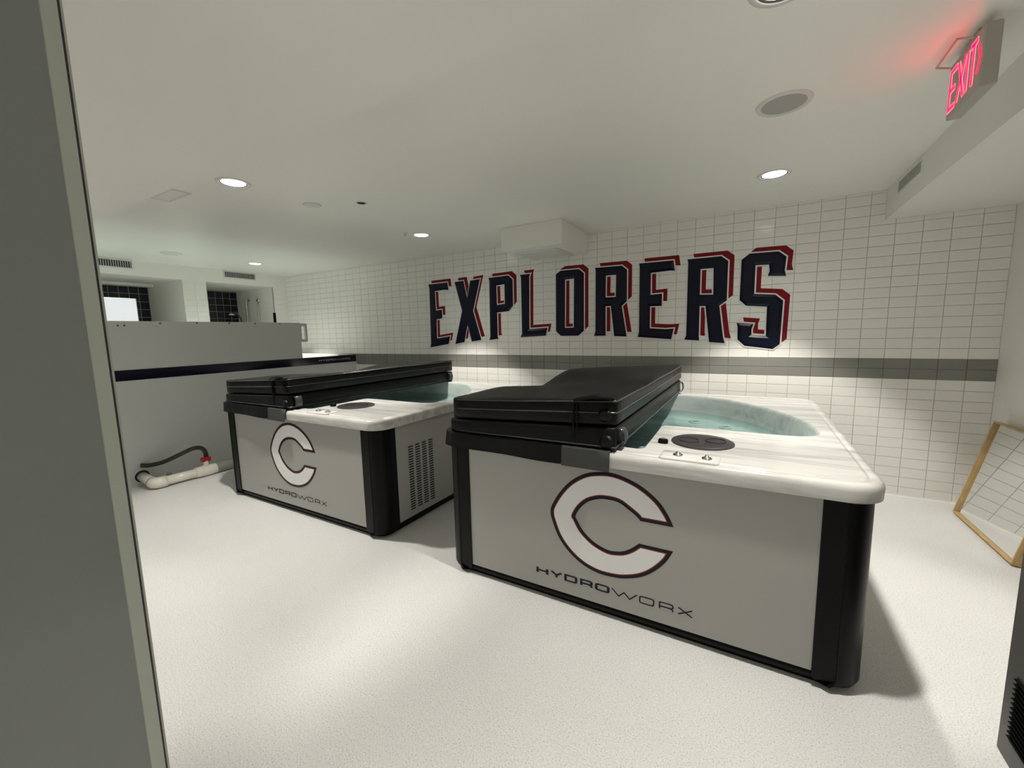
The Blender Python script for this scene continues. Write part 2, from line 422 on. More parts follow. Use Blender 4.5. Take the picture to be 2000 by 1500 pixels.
for n_, (y0, y1) in enumerate(((1.95, 3.065), (3.383, 4.43))):
    g = MB().box((NX, y0, 0), (NX+.004, y1, 2.398)).build('niche_back', 'navy_grout', WL)
    k = int((y1-y0)/.1245)+1
    for i in range(k):
        y = y1-.003-.1245*(i+.5)
        if y-.06 < y0: continue
        for j in range(8):
            on_left(ME_N, y, 2.378-.1245*(j+.5), 'navy_tile', g, NX+.004)
    low = MB().box((NX+.004, y0, 0), (NX+.009, y1, 1.38)).build('navy_cladding', 'navy_tile', g)
# shallow cornice under the niche heads
MB().box((NX+.02, 1.95, 2.36), (NX+.22, 3.065, 2.398)).build('niche_cornice', 'wall_paint', WL)

# door leaf at the left edge of the view, seen along its face
DX = -1.0
dr = MB().box((DX-.03, -.95, 0.004), (DX, .262, ZL-.006)).build('door_1', 'door_grey'); struct(dr)
MB().box((DX-.034, .262, .004), (DX+.0012, .2835, ZL-.006), .001).build('edge_strip', 'door_strip', dr)
MB().box((DX-.030, .2835, .004), (DX-.0005, .2868, ZL-.006)).build('gasket', 'rubber', dr)
MB().box((DX-.034, .2868, .004), (DX-.002, .2905, ZL-.006)).build('edge_strip', 'door_strip', dr)

# ------------------------------------------------------------------ ceiling fittings
def downlight(x, y, label, r=.098, zc=ZH, k=1.0):
    t = thing('downlight', label, 'ceiling light', (x, y, zc), 'recessed ceiling downlights')
    MB().lathe((0, 0, 0), [(r-.012, -.0002), (r-.012, -.005), (r-.006, -.007), (r+.012, -.004), (r+.014, 0)], 40).build('trim_ring', 'trim_white', t, smooth=True)
    MB().lathe((0, 0, 0), [(r-.022, -.0012), (r-.018, -.0025), (r-.0125, -.005)], 40).build('inner_ring', 'trim_dark', t, smooth=True)
    MB().lathe((0, 0, 0), [(r-.0215, -.002), (.05, -.0045), (.001, -.005)], 40, caps=(False, True)).build('lens', 'lens', t, smooth=True)
    for nm, w, deg, bl, rad in (('downlight_beam', LIGHT_W, BEAM_DEG, BEAM_BLEND, .04), ('downlight_glow', GLOW_W, GLOW_DEG, GLOW_BLEND, .07)):
        ld = bpy.data.lights.new(nm, 'SPOT'); ld.energy = w*k; ld.color = LIGHT_COL; ld.spot_size = math.radians(deg); ld.spot_blend = bl; ld.shadow_soft_size = rad
        lo = bpy.data.objects.new(nm, ld); COL.objects.link(lo); lo.parent = t; lo.location = (0, 0, -.06)
    return t
downlight(-3.265, 1.73, 'lit downlight beside the square ceiling diffuser')
downlight(-3.26, 3.69, 'lit downlight in front of the first letters on the wall')
downlight(0.10, 3.745, 'lit downlight between the speaker and the tiled wall', k=.9)
downlight(0.05, 1.745, 'lit downlight cut by the top edge of the photo', k=.86)
downlight(-6.50, 3.64, 'small distant downlight above the right shower niche')
downlight(-6.50, 1.73, 'lit downlight hidden behind the door leaf, by the left shower niche')
downlight(-3.0, -.62, 'unseen downlight added as fill light in the low ceiling, left of the doorway', zc=ZL, k=.32)  # assumed lamp out of view, added to raise the general brightness
downlight(0.15, -.66, 'unseen downlight added as fill light in the low ceiling, behind the camera', zc=ZL, k=.32)  # second added lamp, unseen, lifts the ambient light

sp = thing('ceiling_speaker', 'round grey ceiling speaker with white rim near the exit sign', 'speaker', (.095, 2.625, ZH))
MB().lathe((0, 0, 0), [(.098, -.006), (.118, -.009), (.124, 0)], 48).build('rim', 'trim_white', sp, smooth=True)
MB().lathe((0, 0, 0), [(.0985, -.0055), (.06, -.009), (.001, -.010)], 48, caps=(False, True)).build('grille', 'speaker_mesh', sp, smooth=True)

cp = thing('ceiling_cover_plate', 'plain white round cover plate on the ceiling beside a dark hole', 'cover plate', (-3.27, 2.35, ZH))
MB().lathe((0, 0, 0), [(.066, 0), (.064, -.006), (.058, -.008), (.001, -.009)], 40, caps=(False, True)).build('plate', 'trim_white', cp, smooth=True)
MB().lathe((0, 0, 0), [(.071, -.0006), (.066, -.0008)], 40).build('painted_gap_shade', 'vent_grey', cp)  # flat grey ring: shade of a gap put into its colour
ho = thing('ceiling_sensor', 'small black hole with a white rim in the ceiling', 'sensor', (-2.885, 2.54, ZH))  # dark hole in the ceiling, built as a rimmed black disc
MB().lathe((0, 0, 0), [(.046, 0), (.045, -.004), (.036, -.005), (.034, -.001)], 32).build('rim', 'trim_white', ho, smooth=True)
MB().lathe((0, 0, 0), [(.036, -.003), (.02, -.0015), (.001, -.001)], 32, caps=(False, True)).build('recess', 'vent_dark', ho)
sk = thing('sprinkler', 'tiny sprinkler head on the ceiling next to the middle downlight', 'sprinkler', (-3.32, 3.50, ZH))
MB().lathe((0, 0, 0), [(.028, 0), (.026, -.004), (.012, -.006), (.006, -.02), (.006, -.026)], 20, caps=(False, True)).build('body', 'trim_white', sk, smooth=True)
MB().lathe((0, 0, 0), [(.016, -.027), (.016, -.029), (.001, -.029)], 20, caps=(True, True)).build('deflector', 'steel', sk)
c2 = thing('smoke_detector', 'flat white disc on the ceiling above the left shower niche', 'smoke detector', (-6.517, 2.60, ZH))
MB().lathe((0, 0, 0), [(.115, 0), (.113, -.006), (.10, -.012), (.001, -.016)], 36, caps=(False, True)).build('body', 'trim_white', c2, smooth=True)
df = thing('ceiling_diffuser', 'small white rectangular air diffuser flush in the ceiling', 'air vent', (-3.935, 1.61, ZH))
d_ = MB(); d_.box((-.178, -.068, -.006), (.178, -.052, 0), .001); d_.box((-.178, .052, -.006), (.178, .068, 0), .001)
d_.box((-.178, -.052, -.006), (-.162, .052, 0), .001); d_.box((.162, -.052, -.006), (.178, .052, 0), .001); d_.build('frame', 'trim_white', df)
MB().box((-.160, -.050, -.0045), (.160, .050, 0)).build('plate', 'wall_paint', df)

def grille(name, label, loc, w, h, axis, n, back, slat, frame='trim_white', cat='air vent', group=None, fw=.018, duty=.45):
    """louvred vent with upright slats; axis is the way it faces"""
    t = thing(name, label, cat, loc, group)
    def P(u, v, d): return (d, u, v) if axis == '+x' else (-d, u, v)
    def bx(mb, u0, u1, v0, v1, d0, d1):
        a, b = P(u0, v0, d0), P(u1, v1, d1); mb.box(tuple(map(min, a, b)), tuple(map(max, a, b)))
    m = MB(); bx(m, -w/2, w/2, -h/2, h/2, 0, .002); m.build('backing', back, t)
    m = MB(); bx(m, -w/2-fw, w/2+fw, h/2, h/2+fw, 0, .008); bx(m, -w/2-fw, w/2+fw, -h/2-fw, -h/2, 0, .008)
    bx(m, -w/2-fw, -w/2, -h/2, h/2, 0, .008); bx(m, w/2, w/2+fw, -h/2, h/2, 0, .008); m.build('frame', frame, t)
    p = w/n
    m = MB(); bx(m, -p*duty/2, p*duty/2, -h/2, h/2, .002, .006); s0 = m.build('slat', slat, t); s0.location = P(-w/2+p/2, 0, 0)
    for k in range(1, n):
        s = s0.copy(); COL.objects.link(s); s.parent = t; s.location = P(-w/2+p*(k+.5), 0, 0)
    return t
grille('wall_grille', 'dark slotted air grille above the left shower niche', (WX0, 2.29, 2.540), .40, .088, '+x', 16, 'vent_dark', 'vent_slat', group='grilles above the niches')
grille('wall_grille', 'dark slotted air grille above the right shower niche', (WX0, 3.90, 2.543), .48, .085, '+x', 19, 'vent_dark', 'vent_slat', group='grilles above the niches')
grille('soffit_vent', 'grey air vent in the side of the right-hand soffit', (SOF_X, 4.10, 2.532), .50, .075, '-x', 16, 'vent_grey', 'vent_grey', 'wall_paint')

# exit sign
es = thing('exit_sign', 'glowing red exit sign mounted under the ceiling by the soffit', 'exit sign', (.715, 2.447, 2.47))
MB().box((-.025, -.152, -.108), (.025, .152, .108), .005).build('housing', 'sign_housing', es)
MB().box((-.012, -.055, .108), (.022, .055, .140), .003).build('canopy', 'sign_housing', es)
f_ = lambda u, v, d: (-.0252-d, -u, v)
for ch, a, b in (('E', -.128, -.068), ('X', -.052, .012), ('I', .034, .034), ('T', .054, .112)):
    for nm, t, d, m in (('letter_halo', .024, .0006, 'exit_glow'), ('letter', .017, .0014, 'exit_red')):
        mb = MB()
        for pts, c in GLYPH[ch]:
            ribbon(mb, [(a+x*(b-a), -.074+y*.148) for x, y in pts], t, f_, d, c)
        mb.build(nm+'_'+ch.lower(), m, es)
mb = MB(); ribbon(mb, [(.122, .05), (.143, 0), (.122, -.05)], .012, f_, .0014); mb.build('chevron', 'exit_red', es)
br = MB()
for p, q in (((-.07, -.06, .118), (-.07, .15, .118)), ((-.07, -.06, .118), (-.026, -.07, .104)), ((-.07, .15, .118), (-.026, .15, .104))):
    br.tube([p, q], .004, 8)
br.build('wire_bracket', 'sign_housing', es)

LETTERS={
 'E':([(-4.052,2.210),(-3.705,2.215),(-3.691,2.110),(-3.765,2.118),(-3.937,2.111),(-3.930,1.837),(-3.824,1.845),(-3.821,1.724),(-3.927,1.710),(-3.933,1.438),(-3.693,1.468),(-3.724,1.360),(-4.064,1.311),(-4.049,1.373),(-4.034,2.158)],[]),
 'X':([(-3.577,2.209),(-3.428,2.214),(-3.376,1.981),(-3.314,2.207),(-3.157,2.216),(-3.283,1.805),(-3.162,1.409),(-3.321,1.390),(-3.383,1.619),(-3.446,1.384),(-3.604,1.359),(-3.467,1.813)],[]),
 'P':([(-3.020,2.218),(-2.719,2.225),(-2.656,2.169),(-2.658,1.842),(-2.720,1.776),(-2.900,1.765),(-2.901,1.454),(-2.890,1.423),(-3.030,1.408),(-3.017,1.455),(-3.009,2.184)],[[(-2.903,2.113),(-2.779,2.121),(-2.779,1.874),(-2.900,1.863)]]),
 'L':([(-2.548,2.217),(-2.403,2.218),(-2.418,2.187),(-2.427,1.540),(-2.178,1.550),(-2.200,1.452),(-2.557,1.438),(-2.534,1.481),(-2.534,2.184)],[]),
 'O':([(-2.058,2.181),(-1.998,2.217),(-1.766,2.216),(-1.706,2.164),(-1.706,1.503),(-1.774,1.446),(-1.997,1.447),(-2.062,1.504)],[[(-1.940,2.109),(-1.827,2.114),(-1.832,1.542),(-1.946,1.542)]]),
 'R':([(-1.572,2.210),(-1.265,2.206),(-1.208,2.157),(-1.207,1.819),(-1.263,1.768),(-1.204,1.429),(-1.344,1.435),(-1.386,1.774),(-1.447,1.775),(-1.445,1.441),(-1.581,1.441),(-1.564,1.488),(-1.565,2.184)],[[(-1.445,2.114),(-1.329,2.114),(-1.330,1.871),(-1.447,1.872)]]),
 'E2':([(-1.078,2.210),(-0.729,2.208),(-0.712,2.101),(-0.754,2.108),(-0.954,2.100),(-0.952,1.870),(-0.835,1.876),(-0.836,1.747),(-0.955,1.750),(-0.955,1.514),(-0.791,1.500),(-0.709,1.505),(-0.731,1.393),(-1.083,1.422),(-1.069,1.472),(-1.072,2.171)],[]),
 'R2':([(-0.593,2.203),(-0.283,2.202),(-0.221,2.151),(-0.220,1.769),(-0.284,1.722),(-0.240,1.410),(-0.222,1.347),(-0.365,1.360),(-0.410,1.725),(-0.465,1.726),(-0.463,1.413),(-0.458,1.376),(-0.601,1.387),(-0.584,1.431),(-0.585,2.171)],[[(-0.467,2.096),(-0.348,2.095),(-0.343,1.834),(-0.466,1.841)]]),
 'S':([(-0.106,2.148),(-0.041,2.200),(0.195,2.195),(0.257,2.142),(0.250,2.018),(0.263,1.966),(0.118,1.978),(0.130,2.025),(0.123,2.082),(0.013,2.086),(0.013,1.819),(0.187,1.800),(0.251,1.742),(0.243,1.336),(0.189,1.290),(-0.048,1.322),(-0.111,1.383),(-0.115,1.509),(-0.124,1.549),(0.019,1.533),(0.005,1.481),(0.007,1.429),(0.127,1.417),(0.124,1.692),(-0.051,1.710),(-0.108,1.767)],[]),
}
CLOGO=[(0.309,0.573),(0.283,0.627),(0.237,0.689),(0.160,0.746),(0.080,0.779),(0.010,0.792),(-0.058,0.787),(-0.128,0.767),(-0.206,0.716),(-0.269,0.644),(-0.315,0.565),(-0.326,0.519),(-0.313,0.465),(-0.278,0.385),(-0.221,0.317),(-0.146,0.265),(-0.056,0.238),(0.031,0.239),(0.092,0.251),(0.167,0.282),(0.229,0.331),(0.278,0.390),(0.310,0.452),(0.151,0.453),(0.112,0.417),(0.074,0.393),(0.035,0.382),(-0.010,0.380),(-0.080,0.405),(-0.140,0.454),(-0.173,0.507),(-0.181,0.525),(-0.158,0.571),(-0.116,0.615),(-0.069,0.639),(-0.023,0.649),(0.044,0.646),(0.098,0.617),(0.136,0.591),(0.155,0.571)]

# ------------------------------------------------------------------ tubs
HW, HB, FZ = 1.065, 1.03, 0.90         # half width of the rim, of the body; height of the deck
RIM = rrect(-HW, -.03, HW, 2.20, .13, 8)
BOWL = chaikin([(0.033, 2.072), (0.219, 2.035), (0.406, 1.955), (0.657, 1.718), (0.826, 1.447), (0.924, 1.183), (0.958, 0.942), (0.955, 0.830), (0.905, 0.745),
        (0.814, 0.705), (0.644, 0.702), (0.500, 0.702), (0.347, 0.702), (0.20, 0.700), (0.132, 0.690), (0.133, 0.60), (0.142, 0.2), (0.143, 0.103), (0.05, 0.103), (-.3, .103), (-.75, .12), (-.9, .25), (-.955, .6),
        (-.955, 1.2), (-.88, 1.6), (-.7, 1.9), (-.4, 2.04)], 2)
BC = (-.15, 1.25)
def bowl_at(s): return [(BC[0]+(u-BC[0])*s, BC[1]+(v-BC[1])*s) for u, v in BOWL]

def make_tub():
    t = thing('hydrotherapy_tub', 'x', 'tub', (0, 0, 0), 'hydrotherapy tubs')
    # marbled rim and deck
    mb = MB(); prof = [(.012, .822), (.0, .826), (-.002, .870), (.002, .885), (.010, .895), (.022, .8995), (.036, .9000), (.040, .8975), (.046, .8975), (.051, .9015), (.058, .903)]
    mb.loops([[(u, v, z) for u, v in offset(RIM, -i)] for i, z in prof])
    inner = offset(RIM, -.058)
    mb.loops([[(u, v, .822) for u, v in offset(RIM, -.012)], [(u, v, .822) for u, v in offset(RIM, -.10)]])
    mb.build('rim', 'marble_acrylic', t, smooth=True, recalc=True, angle=40)
    MB().prism(inner, [BOWL[::-1]], lambda u, v, d: (u, v, d), .9029, .903).build('deck', 'marble_acrylic', t)
    # basin
    mb = MB()
    mb.loops([[(u, v, z) for u, v in bowl_at(s)] for s, z in ((1.0, .903), (.996, .9005), (.990, .893), (.985, .875), (.972, .80), (.966, .75), (.955, .715), (.94, .698), (.90, .692), (.74, .690), (.70, .675), (.66, .61), (.62, .60), (.30, .595), (.04, .595))], cap1=True)
    bs = mb.build('basin', 'basin_acrylic', t, smooth=True)
    # moulded seat and jets in the basin
    st = MB(); ol = rrect(-.55, .50, .16, .98, .12, 6)
    st.loops([[(u, v, z) for u, v in offset(ol, i)] for i, z in ((.06, .56), (.03, .63), (.01, .665), (-.02, .68))], cap1=True)
    st.build('seat', 'basin_acrylic', t, smooth=True, angle=50)
    st = MB(); ol = rrect(-.80, .16, .10, .44, .08, 6)
    st.loops([[(u, v, z) for u, v in offset(ol, i)] for i, z in ((.02, .56), (.01, .685), (-.01, .70), (-.03, .705))], cap1=True)
    st.build('step', 'basin_acrylic', t, smooth=True, angle=50)
    for (x, y, r) in ((.44, 1.74, .032), (.20, 1.86, .034)):
        j = MB().lathe((x, y, .690), [(r*1.5, 0), (r*1.45, .012), (r, .016), (r*.9, .006)], 24).build('jet_ring', 'basin_acrylic', t, smooth=True)
        MB().lathe((x, y, .690), [(r*.92, .008), (r*.5, .012), (.001, .012)], 24, caps=(False, True)).build('jet', 'charcoal_plastic', j)
    # black base and plinth lip
    mb = MB(); base = rrect(-HB+.012, .012, HB-.012, 2.15, .10, 6)
    mb.loops([[(u, v, z) for u, v in offset(base, i)] for i, z in ((-.02, .0), (-.02, .022), (.0, .026), (.004, .045), (-.006, .068), (-.03, .070), (-.03, .84))])
    mb.build('base', 'black_plastic', t, recalc=True)
    # panels
    fp = MB().box((-.868, .0, .066), (.868, .016, .836)).build('front_panel', 'grey_panel', t)
    for s in (-1, 1):
        sp_ = MB().box((min(s*(HB-.016), s*HB), .165, .066), (max(s*(HB-.016), s*HB), 1.99, .836)).build('side_panel', 'grey_panel', t)
        if s > 0:
            sl = None
            for c in range(4):
                for r in range(26):
                    y, z = .295+c*.078+.028, .632-r*.0203
                    if sl is None:
                        m = MB(); m.box((-.0004, -.026, -.0056), (.0007, .026, .0056)); sl = m.build('vent_slot', 'vent_dark', sp_); o = sl
                    else:
                        o = sl.copy(); COL.objects.link(o); o.parent = sp_
                    o.location = (HB, y, z)
    MB().box((-.868, 2.134, .066), (.868, 2.15, .836)).build('back_panel', 'grey_panel', t)
    # rounded black corner posts
    for sx in (-1, 1):
        for sy in (0, 1):
            r, w, o_ = .095, .165, .008
            pl = [(HB-w, -o_), (HB-w*.52, -o_), (HB-w*.5, -o_-.004), (HB-w*.48, -o_)]
            cx, cy = HB+o_-r, -o_+r
            pl += [(cx+r*math.sin(a), cy-r*math.cos(a)) for a in [PI/2*k/8 for k in range(9)]]
            pl += [(HB+o_, .10), (HB+o_+.004, .115), (HB+o_, .13), (HB+o_, w), (HB-.03, w), (HB-w, .02)]
            mb = MB(); f = (lambda u, v: (u*sx, v if sy == 0 else 2.15-v))
            mb.loops([[(*f(*p), z) for p in q] for q, z in ((offset(pl, -.012), .025), (pl, .05), (pl, .838))], cap0=True)
            mb.build('corner_post', 'black_plastic', t, smooth=True, recalc=True, angle=35)
    # logo and wordmark on the front panel
    F = lambda u, v, d: (u, -.0004-d, v)
    def smooth(l, m=4):
        out = []
        for i in range(len(l)-1):
            p0, p1, p2, p3 = (Vector(l[max(i-1, 0)]), Vector(l[i]), Vector(l[i+1]), Vector(l[min(i+2, len(l)-1)]))
            for k in range(m):
                x = k/m; q = .5*((2*p1)+(p2-p0)*x+(2*p0-5*p1+4*p2-p3)*x*x+(3*p1-p0-3*p2+p3)*x**3); out.append((q.x, q.y))
        return out+[l[-1]]
    def logo(inset):
        c = offset(CLOGO, inset); return smooth(c[:23])+smooth(c[23:])
    for nm, inset, d, m in (('logo_outline', 0, .0006, 'logo_black'), ('logo_red_line', -.0165, .0009, 'logo_red'), ('logo_fill', -.0215, .0012, 'logo_white')):
        MB().prism(logo(inset), [], F, 0, d).build(nm, m, fp, recalc=False)
    wordmark(fp, F, 'text_navy')
    # filter lid with two cup recesses, control knobs on a raised pad
    lx, ly = .388, .362
    lid = MB().lathe((lx, ly, FZ+.003), [(.153, 0), (.152, .006), (.146, .009), (.10, .0095), (.001, .0095)], 48, caps=(False, True)).build('filter_lid', 'charcoal_plastic', t, smooth=True, angle=40)
    for dx, dy in ((-.062, -.012), (.062, .022)):
        MB().lathe((lx+dx, ly+dy, FZ+.0125), [(.052, 0), (.0515, .004), (.046, .005), (.0455, .0005), (.001, .0005)], 32, caps=(False, True)).build('cup_ring', 'charcoal_plastic', lid, smooth=True, angle=40)
    pad = rrect(.235, -.008, .488, .125, .018, 5)
    mb = MB(); mb.loops([[(u, v, z) for u, v in offset(pad, i)] for i, z in ((.004, .896), (.001, .9065), (-.004, .9085))], cap1=True)
    mb.build('control_pad', 'marble_acrylic', t, smooth=True, angle=50)
    for x, y in ((.311, .056), (.436, .050)):
        k = MB().lathe((x, y, .9085), [(.022, 0), (.0215, .005), (.016, .007)], 24).build('knob', 'chrome', t, smooth=True)
        MB().lathe((x, y, .9085), [(.0165, .006), (.012, .004), (.009, .014), (.006, .017), (.001, .017)], 24, caps=(False, True)).build('cap', 'chrome', k, smooth=True)
    a = MB(); ol = rrect(.182, .250, .232, .292, .018, 5)
    a.loops([[(u, v, z) for u, v in offset(ol, i)] for i, z in ((0, .903), (0, .918), (-.004, .924), (-.012, .925))], cap1=True)
    dv = a.build('air_valve', 'black_plastic', t, smooth=True, angle=40)
    b_ = MB(); b_.box((.196, .262, .925), (.218, .280, .929), .002); b_.build('lever', 'chrome', dv)
    # seam beside the well
    MB().box((.143, .2625, .9030), (.184, .2645, .9034)).build('seam', 'charcoal_plastic', t)
    # drain cock at the base
    return t

def cover_z(u, v, top):
    s = (u+1.0)/1.04
    if top == 0: return .905
    sag = -.085*math.exp(-((v-1.22)/.42)**2)*(1-s)**1.2 + .012*math.exp(-((v-1.9)/.2)**2)*(1-s)
    wav = .004*math.sin(v*7+u*3)*(1-s*.6)
    if top == 1: return .983+.044*s+sag*.35
    if top == 2: return .991+.044*s+sag*.35
    return 1.112+.055*s+sag+wav
def slab(u0, u1, v0, v1, zl, zt, r=.016, nu=12, nv=26):
    us = [u0, u0+r*.35, u0+r]+[u0+r+(u1-u0-2*r)*i/nu for i in range(1, nu)]+[u1-r, u1-r*.35, u1]
    vs = [v0, v0+r*.35, v0+r]+[v0+r+(v1-v0-2*r)*i/nv for i in range(1, nv)]+[v1-r, v1-r*.35, v1]
    mb = MB(); NU, NV = len(us), len(vs)
    def rnd(u, v):
        for cu, R in ((u0, .10), (u1, .03)):
            for cv in (v0, v1):
                du, dv = abs(u-cu), abs(v-cv)
                if du < R and dv < R:
                    a, b = 1-du/R, 1-dv/R
                    a, b = a*math.sqrt(1-b*b/2), b*math.sqrt(1-a*a/2)
                    return cu+(R-R*a)*(1 if cu == u0 else -1), cv+(R-R*b)*(1 if cv == v0 else -1)
        return u, v
    def e(i, n): return {0: 1.0, 1: .3, n-1: 1.0, n-2: .3}.get(i, 0.0)
    for lay in (0, 1):
        g = []
        for j, v in enumerate(vs):
            for i, u in enumerate(us):
                k = max(e(i, NU), e(j, NV))
                U, V = rnd(u, v)
                g.append((U, V, (zt(u, v)-r*k) if lay else (zl(u, v)+r*k)))
        fs = [(j*NU+i, j*NU+i+1, (j+1)*NU+i+1, (j+1)*NU+i) for j in range(NV-1) for i in range(NU-1)]
        mb.add(g, fs if lay else [f[::-1] for f in fs])
    per = [i for i in range(NU)]+[j*NU+NU-1 for j in range(1, NV)]+[(NV-1)*NU+i for i in range(NU-2, -1, -1)]+[j*NU for j in range(NV-2, 0, -1)]
    n0 = NU*NV; m = len(per)
    for k in range(m):
        a, b = per[k], per[(k+1) % m]; mb.f.append((a, b, n0+b, n0+a))
    return mb
def make_cover():
    c = thing('tub_cover', 'x', 'tub cover', (0, 0, 0), 'folded tub covers')
    lo = slab(-1.03, .035, -.015, 2.17, lambda u, v: .9045, lambda u, v: cover_z(u, v, 1)).build('lower_half', 'black_vinyl', c, smooth=True)
    up = slab(-1.01, .040, -.010, 2.165, lambda u, v: cover_z(u, v, 2), lambda u, v: cover_z(u, v, 3)).build('upper_half', 'black_vinyl', c, smooth=True)
    # stitched piping round each half
    def piping(off, k0, k1, fr, u0, u1, v0, parent):
        mb = MB(); pts = []
        for i in range(15):
            u = u0+.085+(u1-u0-.085)*i/14; pts.append((u, v0-off, cover_z(u, v0, k0)*(1-fr)+cover_z(u, v0, k1)*fr))
        for i in range(1, 21):
            v = v0+(2.15-v0)*i/20; pts.append((u1+off, v, cover_z(u1, v, k0)*(1-fr)+cover_z(u1, v, k1)*fr))
        mb.tube(pts, .0042, 6); mb.build('piping', 'grey_vinyl', parent, smooth=True)
    piping(.001, 2, 3, .50, -1.01, .040, -.010, up); piping(.001, 2, 3, .93, -1.01, .040, -.010, up); piping(.001, 0, 1, .18, -1.03, .035, -.015, lo)
    # hinge seam standing upright near the fold
    for u in (-.185, -.165):
        m = MB(); m.box((u-.004, -.0185, .915), (u+.004, -.010, 1.135), .002); m.build('seam', 'black_vinyl', up)
    # skirt hanging over the rim, following its rounded corner
    path = [(-HW-.006, 2.05-1.94*i/34) for i in range(35)]
    path += [(-HW+.13+.136*math.cos(PI+PI/2*k/10), .10+.136*math.sin(PI+PI/2*k/10)) for k in range(11)]
    n_left = len(path)
    path += [(-HW+.13+(HW-.13+.012)*i/26, -.036) for i in range(1, 27)]
    def skirt(pts, z0, z1, ph):
        n = len(pts); L = [[] for _ in range(6)]
        for i, (u, v) in enumerate(pts):
            q0, q1 = pts[max(i-1, 0)], pts[min(i+1, n-1)]; tx, ty = q1[0]-q0[0], q1[1]-q0[1]; l = math.hypot(tx, ty); ox, oy = ty/l, -tx/l
            if oy > 0.01 or (abs(oy) <= 0.01 and ox > 0): ox, oy = -ox, -oy
            w = .0022*math.sin((i+ph)*.55)+.0018*math.sin((i+ph)*.21); zb = z1+.004*math.sin((i+ph)*.17)
            for k, (o_, z) in enumerate(((-.11, .9075), (-.012, .910), (0, .905), (.003+w, (z0+z1)/2), (.007+w*1.6, zb), (.003+w*1.6, zb))):
                L[k].append((u+ox*o_, v+oy*o_, z))
        return MB().loops(L, closed=False)
    skirt(path[:n_left+19], .905, .818, 0).build('skirt', 'black_vinyl', c, smooth=True, angle=60)
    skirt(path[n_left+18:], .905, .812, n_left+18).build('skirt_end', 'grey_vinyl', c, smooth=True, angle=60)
    # lifted flap on top of the fold and the carrying strap below it
    fp = MB(); A = []; B = []
    for i in range(9):
        s = i/8; u = -.175+.205*s; z = 1.158+.018*s+.012*math.sin(s*PI)
        A.append((u, -.040+.004*math.sin(s*9), z-.012)); B.append((u, .030, z+.004))
    fp.loops([A, [(a[0], a[1]-.002, a[2]+.016) for a in A], B], closed=False); fp.build('hinge_flap', 'black_vinyl', c, smooth=True)
    def strap(v):
        m = MB(); pr = []
        for i in range(13):
            a = -PI*.5+PI*1.15*i/12; pr.append((.045+.030*math.cos(a)*.8, .968+.046*math.sin(a)))
        m.loops([[(u, v+w, z) for u, z in pr] for w in (-.030, .030)], closed=False)
        m.loops([[(u-.006, v+w, z) for u, z in pr] for w in (.030, -.030)], closed=False)
        m.loops([[(u, v-.030, z) for u, z in pr], [(u-.006, v-.030, z) for u, z in pr]], closed=False)
        m.build('strap', 'grey_vinyl', c, smooth=True, recalc=True)
    strap(.055); strap(2.09)
    # bunched vinyl at the open corner of the fold
    for (u, z, rr) in ((-.012, .952, .036), (-.020, 1.085, .034)):
        m = MB(); m.lathe((u, -.002, z), [(.001, -.028), (rr*.6, -.026), (rr, -.016), (rr*.92, 0), (rr*1.02, .02), (rr, .05)], 18, axis='y'); m.build('corner_fold', 'black_vinyl', c, smooth=True)
    return c
def copy_tree(o, parent=None):
    c = o.copy(); COL.objects.link(c); c.parent = parent
    for ch in o.children: copy_tree(ch, c)
    return c
def make_water():
    w = MB(); q = bowl_at(.968); q = q if area(q) > 0 else q[::-1]
    w.loops([[(u, v, .755) for u, v in [(BC[0]+(a-BC[0])*k, BC[1]+(b-BC[1])*k) for a, b in q]] for k in (1.0, .7, .4, .1)], cap1=True)
    return w.build('tub_water', 'water')
FRONT, REAR = (-.585, 1.975, 0), (-3.305, 2.010, 0)
tub = make_tub(); tub.location = FRONT; tub['label'] = 'nearer grey hydrotherapy tub with marbled rim and large C emblem'
tub2 = copy_tree(tub); tub2.location = REAR; tub2['label'] = 'farther grey hydrotherapy tub with slotted side vent, beside the white pipe'
cov = make_cover(); cov.location = FRONT; cov['label'] = 'folded black vinyl cover lying on the nearer tub'
cov2 = copy_tree(cov); cov2.location = REAR; cov2['label'] = 'folded black vinyl cover lying on the farther tub'
w1 = make_water(); w1.location = FRONT; tag(w1, 'pale teal water filling the nearer tub', 'water', 'tub water')
w2 = w1.copy(); COL.objects.link(w2); w2.location = REAR; w2['label'] = 'pale teal water filling the farther tub'

# ------------------------------------------------------------------ lettering on the back wall
WFACE = WY-TT
def letter(key, label):
    outer, holes = LETTERS[key]
    cx = sum(p[0] for p in outer)/len(outer)
    if area(outer) < 0: outer = outer[::-1]
    outer = [(u-cx, v) for u, v in outer]
    holes = [[(u-cx, v) for u, v in (h if area(h) < 0 else h[::-1])] for h in holes]
    t = thing('wall_letter', label, 'letter', (cx, WFACE, 0), 'raised letters of the long word on the wall')
    f = lambda u, v, d: (u, -d, v)
    w = .013
    hin = lambda d: [offset(h, -d) for h in holes]
    sh = lambda l: [(u+.053, v+.049) for u, v in l]
    MB().prism(sh(outer), [sh(h) for h in holes], f, 0, .003).build('red_shadow', 'letter_red', t)
    MB().prism(offset(outer, w), hin(w), f, 0, .006).build('white_outline', 'letter_white', t)
    mb = MB(); b = .024
    for l, s in [(outer, 1)]+[(h, -1) for h in holes]:
        ins = offset(l, -b*s)
        mb.loops([[f(u, v, .003) for u, v in l], [f(u, v, .009) for u, v in l], [f(u, v, .020) for u, v in ins]])
    mb.prism(offset(outer, -b), [offset(h, b) for h in holes], f, .0199, .020)
    mb.build('navy_face', 'letter_navy', t)
